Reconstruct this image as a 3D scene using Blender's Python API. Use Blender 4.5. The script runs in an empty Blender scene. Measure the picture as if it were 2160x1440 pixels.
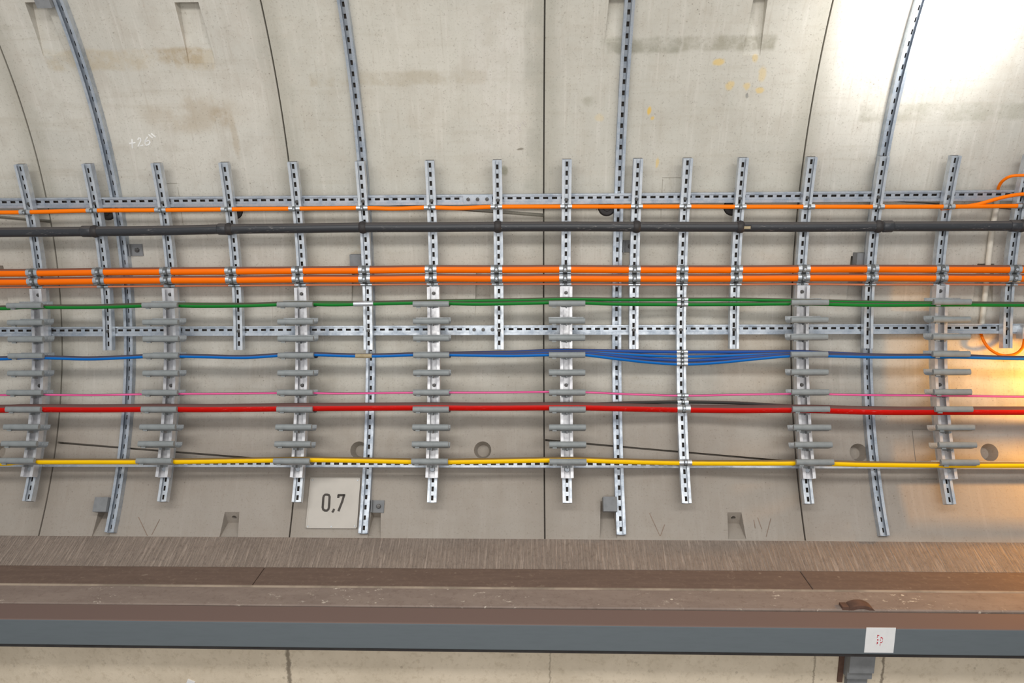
import bpy, bmesh, math, random
from mathutils import Vector, Matrix
random.seed(7)
C = bpy.context.scene.collection
SC = bpy.context.scene

# ------------------------------------------------------------------ place
# metres. X runs along the tunnel, Y into the wall, Z up. The lining is a
# cylinder about an axis along X through (Y = YC, Z = ZC), radius R.
EYE = 3.0                                   # eye height above the track floor
R, YC, ZC = 2.8889, 1.5745, EYE - 0.35396
F, YAW, PITCH, ROLL = 1550.0, -0.027727, -0.199841, -0.0081235

def _rot():
    cy, sy = math.cos(YAW), math.sin(YAW); cp, sp = math.cos(PITCH), math.sin(PITCH)
    cr, sr = math.cos(ROLL), math.sin(ROLL)
    A = Matrix(((cy, 0, sy), (0, 1, 0), (-sy, 0, cy)))
    B = Matrix(((1, 0, 0), (0, cp, sp), (0, -sp, cp)))
    D = Matrix(((cr, -sr, 0), (sr, cr, 0), (0, 0, 1)))
    return A @ B @ D
ROT = _rot()
def wv(v): return Vector((v[0], v[2], v[1]))
def ray(x, y): return wv(ROT @ Vector(((x - 1080) / F, (720 - y) / F, 1)))

def meas(x, y, ins=0.0):
    """photo measurement -> (X, theta) on the lining offset inwards by ins"""
    d = ray(x, y); r = R - ins
    a = d.y ** 2 + d.z ** 2; b = -2 * (d.y * YC + d.z * (ZC - EYE)); c = YC ** 2 + (ZC - EYE) ** 2 - r * r
    t = (-b + math.sqrt(b * b - 4 * a * c)) / (2 * a)
    p = d * t
    return p.x, math.atan2(p.z + EYE - ZC, p.y - YC)
def W(x, th, ins=0.0):
    r = R - ins
    return Vector((x, YC + r * math.cos(th), ZC + r * math.sin(th)))
def N(th): return Vector((0, -math.cos(th), -math.sin(th)))   # out of the wall
def T(th): return Vector((0, -math.sin(th), math.cos(th)))    # up the wall
def onY(x, y, Y): d = ray(x, y); return d * (Y / d.y) + Vector((0, 0, EYE))

# ------------------------------------------------------------------ helpers
class MB:
    def __init__(s): s.v = []; s.f = []; s.m = []
    def add(s, vs, fs, m=0):
        b = len(s.v); s.v += [Vector(v) for v in vs]
        s.f += [tuple(b + i for i in f) for f in fs]; s.m += [m] * len(fs)
    def box(s, c, h, ax=None, m=0):
        c = Vector(c); ax = ax or (Vector((1, 0, 0)), Vector((0, 1, 0)), Vector((0, 0, 1)))
        vs = [c + ax[0] * h[0] * i + ax[1] * h[1] * j + ax[2] * h[2] * k for i in (-1, 1) for j in (-1, 1) for k in (-1, 1)]
        s.add(vs, [(0, 1, 3, 2), (4, 6, 7, 5), (0, 4, 5, 1), (2, 3, 7, 6), (0, 2, 6, 4), (1, 5, 7, 3)], m)
    def tube(s, pts, r, n=16, caps=True, m=0):
        """round tube through pts; r number or list"""
        pts = [Vector(p) for p in pts]; k = len(pts); rs = r if isinstance(r, (list, tuple)) else [r] * k
        vs = []
        for i, p in enumerate(pts):
            d = (pts[min(i + 1, k - 1)] - pts[max(i - 1, 0)]).normalized()
            up = Vector((0, 0, 1)) if abs(d.z) < .9 else Vector((0, 1, 0))
            a = d.cross(up).normalized(); b = a.cross(d)
            for j in range(n):
                t = 2 * math.pi * j / n
                vs.append(p + (a * math.cos(t) + b * math.sin(t)) * rs[i])
        fs = [(i * n + j, i * n + (j + 1) % n, (i + 1) * n + (j + 1) % n, (i + 1) * n + j) for i in range(k - 1) for j in range(n)]
        if caps: fs += [tuple(range(n))[::-1], tuple((k - 1) * n + j for j in range(n))]
        s.add(vs, fs, m)
    def prism(s, poly, c, ax, L, m=0):
        """closed polygon (u,v) on axes ax[0],ax[1] extruded +-L along ax[2]"""
        c = Vector(c); n = len(poly)
        vs = [c + ax[0] * u + ax[1] * v + ax[2] * (L * q) for q in (-1, 1) for u, v in poly]
        fs = [(j, (j + 1) % n, n + (j + 1) % n, n + j) for j in range(n)] + [tuple(range(n)), tuple(range(n, 2 * n))]
        s.add(vs, fs, m)
    def sweep(s, st, prof, slots=None, m=0):
        """closed profile [(u,d)] along stations [(origin,U,N,slot_after)].
        slots=(i0,i1,j0,j1): profile indices of the slot edges, i on the front
        face of the web, j on its back face"""
        n = len(prof); b = []
        for o, U, Nn, _ in st: b += [o + U * u + Nn * d for u, d in prof]
        fs = []
        for q in range(len(st) - 1):
            cut = slots and st[q][3]
            for j in range(n):
                if cut and j in (slots[0], slots[2]): continue
                fs.append((q * n + j, q * n + (j + 1) % n, (q + 1) * n + (j + 1) % n, (q + 1) * n + j))
            if cut:
                i0, j0 = slots[0], slots[2]; i1, j1 = (i0 + 1) % n, (j0 + 1) % n
                A = lambda k, e: (q + e) * n + k
                fs += [(A(i0, 0), A(i0, 1), A(j1, 1), A(j1, 0)), (A(i1, 0), A(j0, 0), A(j0, 1), A(i1, 1)),
                       (A(i0, 0), A(j1, 0), A(j0, 0), A(i1, 0)), (A(i0, 1), A(i1, 1), A(j0, 1), A(j1, 1))]
        fs += [tuple(range(n)), tuple((len(st) - 1) * n + j for j in range(n))]
        s.add(b, fs, m)
    def hexbolt(s, r, h, c=(0, 0, 0), n=6, m=0):
        """bolt head standing out along -Y"""
        c = Vector(c); vs = []
        for rr, y in ((r, 0), (r, -h * .8), (r * .82, -h)):
            vs += [c + Vector((rr * math.cos(2 * math.pi * j / n + .3), y, rr * math.sin(2 * math.pi * j / n + .3))) for j in range(n)]
        fs = [(i * n + j, i * n + (j + 1) % n, (i + 1) * n + (j + 1) % n, (i + 1) * n + j) for i in (0, 1) for j in range(n)]
        s.add(vs, fs + [tuple(range(n)), tuple(2 * n + j for j in range(n))], m)
    def mesh(s, name, mats, off=Vector(), smooth=None):
        me = bpy.data.meshes.new(name)
        me.from_pydata([v - off for v in s.v], [], s.f); me.update()
        for mm in (mats if isinstance(mats, (list, tuple)) else [mats]): me.materials.append(mm)
        for p, mi in zip(me.polygons, s.m): p.material_index = mi
        bm = bmesh.new(); bm.from_mesh(me); bmesh.ops.recalc_face_normals(bm, faces=bm.faces); bm.to_mesh(me); bm.free()
        if smooth is not None:
            for p in me.polygons: p.use_smooth = True
            me.set_sharp_from_angle(angle=math.radians(smooth))
        return me
    def build(s, name, mats, parent=None, smooth=None, origin=None):
        off = Vector(origin) if origin is not None else (root_loc(parent) if parent else Vector())
        o = bpy.data.objects.new(name, s.mesh(name, mats, off, smooth)); C.objects.link(o)
        if parent: o.parent = parent
        else: o.location = off
        return o
def root_loc(o):
    p = Vector()
    while o: p = p + o.location; o = o.parent
    return p
def put(name, me, parent, pos, th=0.0):
    """place shared mesh (canonical frame: -Y out of the wall, Z up) on the lining"""
    o = bpy.data.objects.new(name, me); C.objects.link(o)
    if parent is not None: o.parent = parent; o.location = pos - root_loc(parent)
    else: o.location = pos
    o.rotation_euler = (th, 0, 0)
    return o
def sub(name, me, parent):
    o = bpy.data.objects.new(name, me); C.objects.link(o); o.parent = parent; return o
def tag(o, label=None, cat=None, group=None, kind=None):
    if label: o['label'] = label
    if cat: o['category'] = cat
    if group: o['group'] = group
    if kind: o['kind'] = kind
    return o
def thing(name, loc, label, cat, group=None):
    o = bpy.data.objects.new(name, None); C.objects.link(o); o.location = loc; o.empty_display_size = .05
    return tag(o, label, cat, group)
def copy_tree(o, parent=None):
    c = o.copy(); C.objects.link(c)
    if parent: c.parent = parent
    for ch in o.children: copy_tree(ch, c)
    return c

# ------------------------------------------------------------------ materials
class G:
    """tiny node-graph helper"""
    def __init__(s, name):
        s.mat = bpy.data.materials.new(name); s.mat.use_nodes = True
        s.t = s.mat.node_tree; s.n = s.t.nodes; s.b = s.n['Principled BSDF']
    def node(s, typ, **kw):
        x = s.n.new(typ)
        for k, v in kw.items(): setattr(x, k, v)
        return x
    def link(s, a, b): s.t.links.new(a, b)
    def inp(s, sock, v):
        if hasattr(v, 'is_linked') or isinstance(v, bpy.types.NodeSocket): s.link(v, sock)
        else: sock.default_value = v
    def math(s, op, a, b=0.0, c=0.0, clamp=False):
        x = s.node('ShaderNodeMath', operation=op, use_clamp=clamp)
        s.inp(x.inputs[0], a); s.inp(x.inputs[1], b); s.inp(x.inputs[2], c); return x.outputs[0]
    def obj(s): return s.node('ShaderNodeTexCoord').outputs['Object']
    def mapped(s, vec, scale=(1, 1, 1), loc=(0, 0, 0), rot=(0, 0, 0)):
        m = s.node('ShaderNodeMapping'); s.link(vec, m.inputs[0]); m.inputs['Scale'].default_value = scale
        m.inputs['Location'].default_value = loc; m.inputs['Rotation'].default_value = rot; return m.outputs[0]
    def noise(s, vec, scale, detail=4, rough=.6, dist=0):
        x = s.node('ShaderNodeTexNoise'); s.link(vec, x.inputs['Vector'])
        x.inputs['Scale'].default_value = scale; x.inputs['Detail'].default_value = detail
        x.inputs['Roughness'].default_value = rough; x.inputs['Distortion'].default_value = dist
        return x.outputs[0]
    def rng(s, v, a, b, c=0.0, d=1.0, smooth=True):
        x = s.node('ShaderNodeMapRange', interpolation_type='SMOOTHSTEP' if smooth else 'LINEAR')
        s.inp(x.inputs[0], v)
        for i, q in enumerate((a, b, c, d)): s.inp(x.inputs[1 + i], q)
        return x.outputs[0]
    def mix(s, f, a, b, mode='MIX'):
        x = s.node('ShaderNodeMix', data_type='RGBA', blend_type=mode)
        s.inp(x.inputs[0], f)
        for k, v in ((6, a), (7, b)):
            if isinstance(v, (tuple, list)): x.inputs[k].default_value = (*v[:3], 1)
            else: s.link(v, x.inputs[k])
        return x.outputs[2]
    def bump(s, h, strength=.3, dist=.01):
        x = s.node('ShaderNodeBump'); s.link(h, x.inputs['Height'])
        x.inputs['Strength'].default_value = strength; x.inputs['Distance'].default_value = dist
        s.link(x.outputs[0], s.b.inputs['Normal'])
    def done(s, col, rough=.6, metal=0.0, spec=.4):
        s.inp(s.b.inputs['Base Color'], (*col[:3], 1) if isinstance(col, (tuple, list)) else col)
        s.inp(s.b.inputs['Roughness'], rough); s.b.inputs['Metallic'].default_value = metal
        s.b.inputs['Specular IOR Level'].default_value = spec
        return s.mat

def srgb(r, g, b):
    f = lambda c: (c / 255 / 12.92) if c / 255 <= .04045 else ((c / 255 + .055) / 1.055) ** 2.4
    return (f(r), f(g), f(b))

JX = [-4.4282, -2.9282, -1.4282, 0.0718, 1.5718, 3.0718]          # ring joints

def mat_lining():
    g = G('lining_concrete'); o = g.obj()
    sx = g.node('ShaderNodeSeparateXYZ'); g.link(o, sx.inputs[0]); X, Z = sx.outputs[0], sx.outputs[2]
    big = g.noise(o, 1.3, 5, .6); mid = g.noise(o, 6, 5, .65); fine = g.noise(o, 90, 3, .7)
    streak = g.noise(g.mapped(o, (22, 1, 1.2)), 1.6, 5, .6)
    hstreak = g.noise(g.mapped(o, (1.2, 1, 18)), 1.7, 4, .6)
    col = g.mix(g.rng(big, .3, .7), srgb(190, 187, 178), srgb(208, 204, 194))
    col = g.mix(g.math('MULTIPLY', g.rng(mid, .42, .7), .45), col, srgb(180, 172, 160))
    # cement laitance running down and smears across
    col = g.mix(g.math('MULTIPLY', g.rng(streak, .52, .72), .42), col, srgb(218, 213, 205))
    dst = g.noise(g.mapped(o, (30, 1, 1.6), (5, 0, 2)), 1.8, 5, .65)
    col = g.mix(g.math('MULTIPLY', g.rng(dst, .54, .74), .32), col, srgb(166, 156, 142))
    col = g.mix(g.math('MULTIPLY', g.rng(hstreak, .5, .75), .22), col, srgb(168, 158, 140))
    # ring to ring tint
    ring = g.math('FLOOR', g.math('DIVIDE', g.math('SUBTRACT', X, JX[0]), 1.5))
    wn = g.node('ShaderNodeTexWhiteNoise', noise_dimensions='1D'); g.link(ring, wn.inputs['W'])
    col = g.mix(g.math('MULTIPLY', wn.outputs[0], .22), col, srgb(196, 192, 174))
    # grime beside the ring joints
    fr = g.math('FRACT', g.math('DIVIDE', g.math('SUBTRACT', X, JX[0]), 1.5))
    dj = g.math('MULTIPLY', g.math('MINIMUM', fr, g.math('SUBTRACT', 1.0, fr)), 1.5)
    djn = g.math('ADD', dj, g.math('MULTIPLY', g.math('SUBTRACT', mid, .5), .22))
    col = g.mix(g.math('MULTIPLY', g.rng(djn, .13, .0), .42), col, srgb(150, 146, 132))
    # wobbling coordinates for hand-made edges
    wob = g.noise(o, 9, 4, .6); wx = g.math('ADD', X, g.math('MULTIPLY', g.math('SUBTRACT', wob, .5), .05))
    wob2 = g.noise(g.mapped(o, loc=(3, 1, 7)), 7, 4, .6); wz = g.math('ADD', Z, g.math('MULTIPLY', g.math('SUBTRACT', wob2, .5), .045))
    def box(px, soft=.012, w=True):
        x0, t0 = meas(px[0], px[3]); x1, t1 = meas(px[2], px[1])
        z0, z1 = W(0, t0).z, W(0, t1).z; a, b = (wx, wz) if w else (X, Z)
        m = g.math('MULTIPLY', g.rng(a, x0 - soft, x0 + soft), g.rng(a, x1 + soft, x1 - soft))
        return g.math('MULTIPLY', m, g.math('MULTIPLY', g.rng(b, z0 - soft, z0 + soft), g.rng(b, z1 + soft, z1 - soft)))
    pat = g.rng(g.noise(o, 5, 5, .7), .35, .62)
    for px, c, k, p in (((105, 102, 445, 150), srgb(184, 170, 144), .6, True), ((330, 100, 420, 135), srgb(160, 140, 108), .5, True),
                        ((655, 148, 1025, 183), srgb(176, 166, 146), .6, True), ((1268, 78, 1440, 112), srgb(150, 147, 132), .75, True),
                        ((1440, 73, 1640, 108), srgb(156, 151, 134), .8, True), ((1810, 215, 2200, 256), srgb(165, 162, 148), .7, True),
                        ((1000, 0, 1110, 330), srgb(218, 213, 206), .35, True), ((1108, 0, 1146, 400), srgb(160, 158, 146), .4, True)):
        m = box(px, .10 if px[0] == 1000 else .012); m = g.math('MULTIPLY', m, g.math('MULTIPLY', pat, k) if p else k)
        col = g.mix(m, col, c)
    def blob(px, rx, rz, c, k, stain=False):
        x0, t0 = meas(*px); z0 = W(0, t0).z
        d = g.math('SQRT', g.math('ADD', g.math('POWER', g.math('DIVIDE', g.math('SUBTRACT', wx, x0), rx), 2.0),
                                  g.math('POWER', g.math('DIVIDE', g.math('SUBTRACT', wz, z0), rz), 2.0)))
        return g.mix(g.math('MULTIPLY', g.rng(d, 1.25, .55), g.math('MULTIPLY', pat, k) if stain else k), col, c)
    yel = srgb(222, 190, 110)
    for px, rx, rz, c, k, s_ in (((1517, 132), .032, .018, yel, .7, 0), ((1540, 180), .026, .026, yel, .55, 0), ((1575, 184), .02, .022, yel, .5, 0),
                             ((1603, 192), .022, .02, yel, .6, 0), ((1607, 155), .02, .04, yel, .4, 0), ((1592, 124), .015, .02, yel, .5, 0),
                             ((1370, 232), .014, .025, srgb(224, 184, 70), .8, 0), ((1378, 248), .012, .012, srgb(224, 184, 70), .6, 0),
                             ((1262, 248), .03, .018, yel, .25, 0), ((1387, 345), .012, .025, yel, .6, 0),
                             ((405, 240), .3, .11, srgb(176, 162, 140), .5, 1), ((465, 243), .07, .06, srgb(170, 154, 130), .55, 1),
                             ((495, 285), .02, .13, srgb(176, 162, 140), .5, 0), ((1065, 360), .02, .03, srgb(150, 148, 128), .7, 0),
                             ((1098, 313), .02, .008, srgb(120, 114, 100), .8, 0), ((750, 532), .05, .05, srgb(150, 118, 70), .7, 1),
                             ((1245, 213), .04, .03, srgb(160, 156, 140), .6, 1), ((1575, 203), .01, .012, srgb(130, 130, 126), .7, 0)):
        col = blob(px, rx, rz, c, k, s_)
    # browner, darker tone towards the bottom of the lining
    zd = W(0, meas(1100, 870)[1]).z
    du = g.rng(g.math('ADD', Z, g.math('MULTIPLY', g.math('SUBTRACT', big, .5), .5)), zd + .35, zd - .3)
    col = g.mix(g.math('MULTIPLY', du, .68), col, srgb(144, 132, 122))
    # pores and speckle
    col = g.mix(g.math('MULTIPLY', g.rng(fine, .56, .70), .38), col, srgb(128, 119, 106))
    vor = g.node('ShaderNodeTexVoronoi'); g.link(o, vor.inputs['Vector']); vor.inputs['Scale'].default_value = 26
    col = g.mix(g.math('MULTIPLY', g.rng(vor.outputs['Distance'], .13, .05), g.math('MULTIPLY', g.rng(mid, .5, .6), .6)), col, srgb(112, 102, 90))
    g.bump(g.math('ADD', g.math('MULTIPLY', fine, .5), mid), .25, .006)
    return g.done(col, g.rng(mid, .3, .7, .55, .75), 0, .35)

def mat_dusty(name, c1, c2, c3, speck, rough=.85, stretch=(1, 1, 1), grooves=None, sp=.5, cracks=()):
    g = G(name); o = g.obj()
    n1 = g.noise(g.mapped(o, stretch), 4, 5, .65); n2 = g.noise(o, 34, 4, .7)
    col = g.mix(g.rng(n1, .3, .7), c1, c2)
    col = g.mix(g.math('MULTIPLY', g.rng(n2, .5, .7), .45), col, c3)
    sn = g.noise(g.mapped(o, (1, 1.4, 1)), 22, 6, .75); reg = g.rng(g.noise(o, 2.1, 3, .6), .46, .62)
    col = g.mix(g.math('MULTIPLY', g.rng(sn, .58, .66), g.math('MULTIPLY', reg, sp)), col, speck)
    vo = g.node('ShaderNodeTexVoronoi'); g.link(o, vo.inputs['Vector']); vo.inputs['Scale'].default_value = 9
    col = g.mix(g.math('MULTIPLY', g.rng(vo.outputs['Distance'], .085, .05), sp), col, speck)
    for cx, cw, ck in cracks:
        sx = g.node('ShaderNodeSeparateXYZ'); g.link(o, sx.inputs[0])
        d = g.math('ABSOLUTE', g.math('SUBTRACT', g.math('ADD', sx.outputs[0], g.math('MULTIPLY', g.math('SUBTRACT', n2, .5), .03)), cx))
        col = g.mix(g.math('MULTIPLY', g.rng(d, cw * 1.6, cw * .4), ck), col, srgb(92, 80, 66))
    h = n2
    if grooves:
        st = g.noise(g.mapped(o, (52, 3.2, 3.2), rot=(0, 0, 0)), 1.6, 5, .62, .35)
        st = g.rng(st, .34, .70)
        h = g.math('ADD', g.math('MULTIPLY', st, .9), g.math('MULTIPLY', n2, .5))
        col = g.mix(g.math('MULTIPLY', st, .22), col, c3)
        g.bump(h, .9, .01)
    else: g.bump(h, .3, .006)
    return g.done(col, rough, 0, .3)

def mat_zinc(name, a, b, rough=.42, metal=.75):
    g = G(name); o = g.obj()
    n = g.noise(o, 14, 4, .65); n2 = g.noise(o, 120, 2, .6)
    col = g.mix(g.rng(n, .35, .7), a, b)
    col = g.mix(g.math('MULTIPLY', g.rng(n2, .5, .7), .2), col, srgb(220, 222, 225))
    return g.done(col, g.rng(n, .3, .7, rough - .08, rough + .12), metal, .5)

def mat_cable(name, c, top=.62, dust=srgb(92, 80, 76), amount=.85, rough=.42, spec=.18, scuff=0.0):
    """sheath with brown dust lying along its upward side"""
    g = G(name); o = g.obj()
    nz = g.node('ShaderNodeSeparateXYZ'); g.link(g.node('ShaderNodeNewGeometry').outputs['Normal'], nz.inputs[0])
    n = g.noise(g.mapped(o, (4, 30, 30)), 2.5, 4, .65)
    q = g.math('ADD', nz.outputs[2], g.math('MULTIPLY', g.math('SUBTRACT', n, .5), .14))
    f = g.math('MULTIPLY', g.rng(q, top - .10, top + .10), amount)
    base = g.mix(g.math('MULTIPLY', g.rng(n, .4, .7), .15), c, tuple(x * .7 for x in c))
    if scuff:
        sc = g.noise(g.mapped(o, (5, 22, 40)), 4, 6, .75); rg = g.rng(g.noise(g.mapped(o, (1.2, 1, 1)), 1.5, 2, .5), .42, .6)
        base = g.mix(g.math('MULTIPLY', g.rng(sc, .58, .68), g.math('MULTIPLY', rg, scuff)), base, srgb(206, 200, 194))
    return g.done(g.mix(f, base, dust), g.rng(f, 0, 1, rough, .9, False), 0, spec)

def mat_plain(name, c, rough=.5, metal=0.0, var=.12, scale=20):
    g = G(name); n = g.noise(g.obj(), scale, 4, .6)
    return g.done(g.mix(g.rng(n, .35, .7), c, tuple(x * (1 - var * 2) for x in c)), rough, metal, .4)

M = dict(
    lining=mat_lining(),
    mortar=mat_dusty('trowelled_mortar', srgb(154, 140, 129), srgb(166, 151, 139), srgb(124, 111, 102), srgb(190, 176, 160), grooves=9, sp=.2),
    plank=mat_dusty('dusty_brown_board', srgb(118, 99, 88), srgb(108, 90, 80), srgb(134, 114, 100), srgb(196, 180, 160), stretch=(1, 8, 8), sp=.25),
    ledge=mat_dusty('dusty_ledge', srgb(136, 121, 112), srgb(148, 133, 123), srgb(118, 101, 92), srgb(214, 203, 188), stretch=(1, 3, 3), sp=.95),
    hollow_shade=mat_plain('dark_hollow_shade', srgb(78, 72, 67), .9),  # shade inside the slotted channels, painted as a dark plate colour
    bead=mat_plain('pale_mortar', srgb(164, 148, 131), .9, 0, .2, 6),
    lower=mat_dusty('lower_concrete', srgb(230, 216, 194), srgb(216, 202, 180), srgb(190, 174, 150), srgb(110, 96, 80), stretch=(1, 1, 1), sp=.3, cracks=((onY(609, 1410, 3.4).x, .010, .7), (onY(1160, 1400, 3.4).x, .004, .4), (onY(1719, 1395, 3.4).x, .004, .5), (onY(1863, 1410, 3.4).x, .006, .7))),
    zinc=mat_zinc('galvanised_steel', srgb(212, 217, 222), srgb(182, 190, 199), .38, .6),
    zinc2=mat_zinc('galvanised_strut', srgb(192, 199, 207), srgb(158, 169, 182), .42, .6),
    column=mat_zinc('pale_galvanised_column', srgb(226, 226, 228), srgb(204, 204, 208), .36, .5),
    bright=mat_zinc('bright_zinc_clamp', srgb(222, 226, 230), srgb(196, 202, 208), .28, .9),
    darkzinc=mat_zinc('dull_zinc_block', srgb(130, 132, 132), srgb(96, 98, 98), .5, .6),
    bolt=mat_zinc('bolt_steel', srgb(120, 118, 116), srgb(80, 78, 76), .4, .8),
    trough=mat_zinc('trough_sheet', srgb(168, 172, 174), srgb(140, 144, 146), .5, .5),
    edge=mat_plain('grey_plastic_edge', srgb(140, 145, 146), .38, 0, .08),
    pad=mat_plain('grey_cast_block', srgb(134, 136, 138), .7, 0, .08),
    orange=mat_cable('orange_sheath', srgb(255, 116, 0), .60),
    orange_thin=mat_cable('orange_thin_sheath', srgb(255, 124, 0), .95, amount=.5),
    copper=mat_cable('copper_wire', srgb(206, 128, 92), .85, srgb(130, 92, 72)),
    green=mat_cable('green_sheath', srgb(22, 122, 44), .62),
    blue=mat_cable('blue_sheath', srgb(6, 106, 190), .60),
    navy=mat_cable('dark_blue_sheath', srgb(34, 80, 158), .80),
    pink=mat_cable('pink_sheath', srgb(236, 102, 160), .82),
    red=mat_cable('red_sheath', srgb(200, 12, 2), .50, srgb(98, 80, 76), .95, scuff=.3),
    yellow=mat_cable('yellow_sheath', srgb(255, 204, 0), .70),
    black=mat_cable('black_thin_sheath', srgb(52, 52, 50), .75),
    pipe=mat_cable('black_pipe', srgb(52, 54, 58), .55, srgb(84, 80, 78), .8, .38, .4, .45),
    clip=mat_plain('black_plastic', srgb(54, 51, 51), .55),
    conduit=mat_plain('white_plastic', srgb(226, 220, 206), .45, 0, .05),
    beam=mat_cable('grey_painted_steel', srgb(108, 116, 121), .55, srgb(120, 101, 94), 1.0, .5),
    rust_or_shade=mat_plain('brown_rust_or_shade', srgb(104, 78, 66), .8, 0, .15),
    sign=mat_plain('sign_plate', srgb(192, 186, 177), .42, .1, .06, 5),
    ink=mat_plain('sign_ink', srgb(72, 66, 60), .6),
    white=mat_plain('white_label', srgb(240, 240, 240), .5, 0, .02),
    redink=mat_plain('red_ink', srgb(200, 14, 52), .6),
    chalk=mat_plain('chalk', srgb(246, 245, 242), .9),
    faint=mat_plain('faint_chalk', srgb(214, 208, 200), .9),
    pencil=mat_plain('brown_pencil', srgb(146, 128, 114), .9),
    tape=mat_plain('beige_tape', srgb(176, 160, 128), .6),
    track=mat_plain('track_concrete', srgb(150, 142, 130), .9),
)

# ------------------------------------------------------------------ setting
def arc_shell(x0, x1, t0, t1, n, thick):
    m = MB(); k = 2
    for i in range(n + 1):
        th = t0 + (t1 - t0) * i / n
        m.v += [W(x0, th), W(x1, th), W(x1, th, -thick), W(x0, th, -thick)]
    for i in range(n):
        a, b = 4 * i, 4 * i + 4
        for j in range(4): m.f.append((a + j, a + (j + 1) % 4, b + (j + 1) % 4, b + j))
    m.f += [(0, 1, 2, 3), tuple(4 * n + j for j in range(4))]; m.m = [0] * len(m.f)
    return m
def arc_slab(m, x0, x1, t0, t1, ins, deep, n=40):
    """cutter: strip of the lining between two X and two theta"""
    n = max(1, int(n)); b = len(m.v)
    for i in range(n + 1):
        th = t0 + (t1 - t0) * i / n
        m.v += [W(x0, th, ins), W(x1, th, ins), W(x1, th, -deep), W(x0, th, -deep)]
    for i in range(n):
        a, c = b + 4 * i, b + 4 * i + 4
        for j in range(4): m.f.append((a + j, a + (j + 1) % 4, c + (j + 1) % 4, c + j))
    m.f += [(b, b + 1, b + 2, b + 3), tuple(b + 4 * n + j for j in range(4))]; m.m += [0] * (4 * n + 2)

wall = arc_shell(-4.6, 4.6, -.68, .95, 260, .35).build('wall_back', M['lining'])
tag(wall, 'curved grey concrete segment lining of the tunnel', None, None, 'structure')

cutters = []
j = MB()
for x in JX[:]:
    arc_slab(j, x - .0045, x + .0045, -.70, .97, .03, .07, 60)
cutters.append(j)
def joint_line(pa, pb, w=.011, deep=.06):
    (xa, ta), (xb, tb) = meas(*pa), meas(*pb)
    m = MB(); vs = []
    for x, th in ((xa, ta), (xb, tb)):
        h = w / 2 / R
        vs += [W(x, th - h, .03), W(x, th + h, .03), W(x, th + h, -deep), W(x, th - h, -deep)]
    m.add(vs, [(0, 1, 2, 3), (4, 5, 6, 7), (0, 1, 5, 4), (1, 2, 6, 5), (2, 3, 7, 6), (3, 0, 4, 7)])
    return m
for pa, pb, w in (((-160, 445), (106, 467), .020), ((790, 427), (1147, 454), .022), ((1870, 422), (2230, 447), .011),
                  ((121, 933), (620, 973), .012), ((1150, 928), (1690, 975), .012)):
    cutters.append(joint_line(pa, pb, w))
def groove(x0, y0, x1, y1, w=.004):
    """shallow cast line on the concrete"""
    return joint_line((x0, y0), (x1, y1), w, .004) if abs(x1 - x0) > abs(y1 - y0) else None
grv = MB()
def gline(x0, y0, x1, y1):
    (xa, ta), (xb, tb) = meas(x0, y0), meas(x1, y1)
    if abs(xb - xa) < .03:
        xm = (xa + xb) / 2; arc_slab(grv, xm - .0025, xm + .0025, min(ta, tb), max(ta, tb), .02, .005, 6)
    else:
        tm = (ta + tb) / 2; arc_slab(grv, xa, xb, tm - .0009, tm + .0009, .02, .005, 1)
for q in ((1397, 375, 1440, 375), (1398, 378, 1393, 460), (343, 387, 374, 387), (377, 395, 384, 470), (851, 1003, 903, 1003),
          (1935, 1010, 1976, 1010), (1924, 905, 1966, 905), (1926, 908, 1930, 978)):
    gline(*q)
cutters.append(grv)
def pocket(x0, y0, x1, y1, deep=.07):
    """wedge-shaped bolt pocket: deep at its top end, running out at the bottom"""
    xa, tb = meas(x0, y1); xb, ta = meas(x1, y0); xm = (meas(x0, y0)[0] + xa) / 2; xn = (meas(x1, y1)[0] + xb) / 2
    m = MB(); tp = .006
    tr = ta - (deep / R * .8 if y0 > 1000 else 0)      # the roofs of the lower pockets slope inwards
    to = ta + (.03 / R * .8 if y0 > 1000 else 0)
    vs = [W(xm + tp, to, .03), W(xn - tp, to, .03), W(xn - tp, tr, -deep), W(xm + tp, tr, -deep),
          W(xm - tp, tb, .03), W(xn + tp, tb, .03), W(xn + tp, tb, -.004), W(xm - tp, tb, -.004)]
    m.add(vs, [(0, 1, 2, 3), (4, 5, 6, 7), (0, 1, 5, 4), (1, 2, 6, 5), (2, 3, 7, 6), (3, 0, 4, 7)])
    cutters.append(m)
for q in ((383, 4, 437, 133), (72, 4, 118, 118), (1280, -8, 1318, 90), (1578, -10, 1612, 117), (1003, 560, 1034, 667), (742, 545, 776, 645),
          (1790, 540, 1826, 640), (2056, 556, 2096, 656), (-30, 560, 14, 675), (203, 1056, 236, 1133), (468, 1079, 503, 1136),
          (780, 1066, 803, 1134), (1266, 1056, 1298, 1135), (1535, 1080, 1569, 1137)):
    pocket(*q)
def round_hole(px, r0, r1, deep):
    x, th = meas(*px); n = 20; m = MB(); n_, t_ = N(th), T(th); vs = []
    for rr, d in ((r0 + (r0 - r1) * .25, .015), (r1, -deep)):
        vs += [W(x, th) + n_ * d + Vector((1, 0, 0)) * rr * math.cos(2 * math.pi * i / n) + t_ * rr * math.sin(2 * math.pi * i / n) for i in range(n)]
    m.add(vs, [(i, (i + 1) % n, n + (i + 1) % n, n + i) for i in range(n)] + [tuple(range(n)), tuple(range(n, 2 * n))])
    cutters.append(m)
for q in ((757, 949), (1018, 949), (1811, 954), (2087, 954), (-6, 952)): round_hole(q, .052, .036, .07)
HOLES = ((494, 444), (226, 446), (1280, 437), (1545, 436))
for q in HOLES: round_hole(q, .053, .053, .10)
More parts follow.
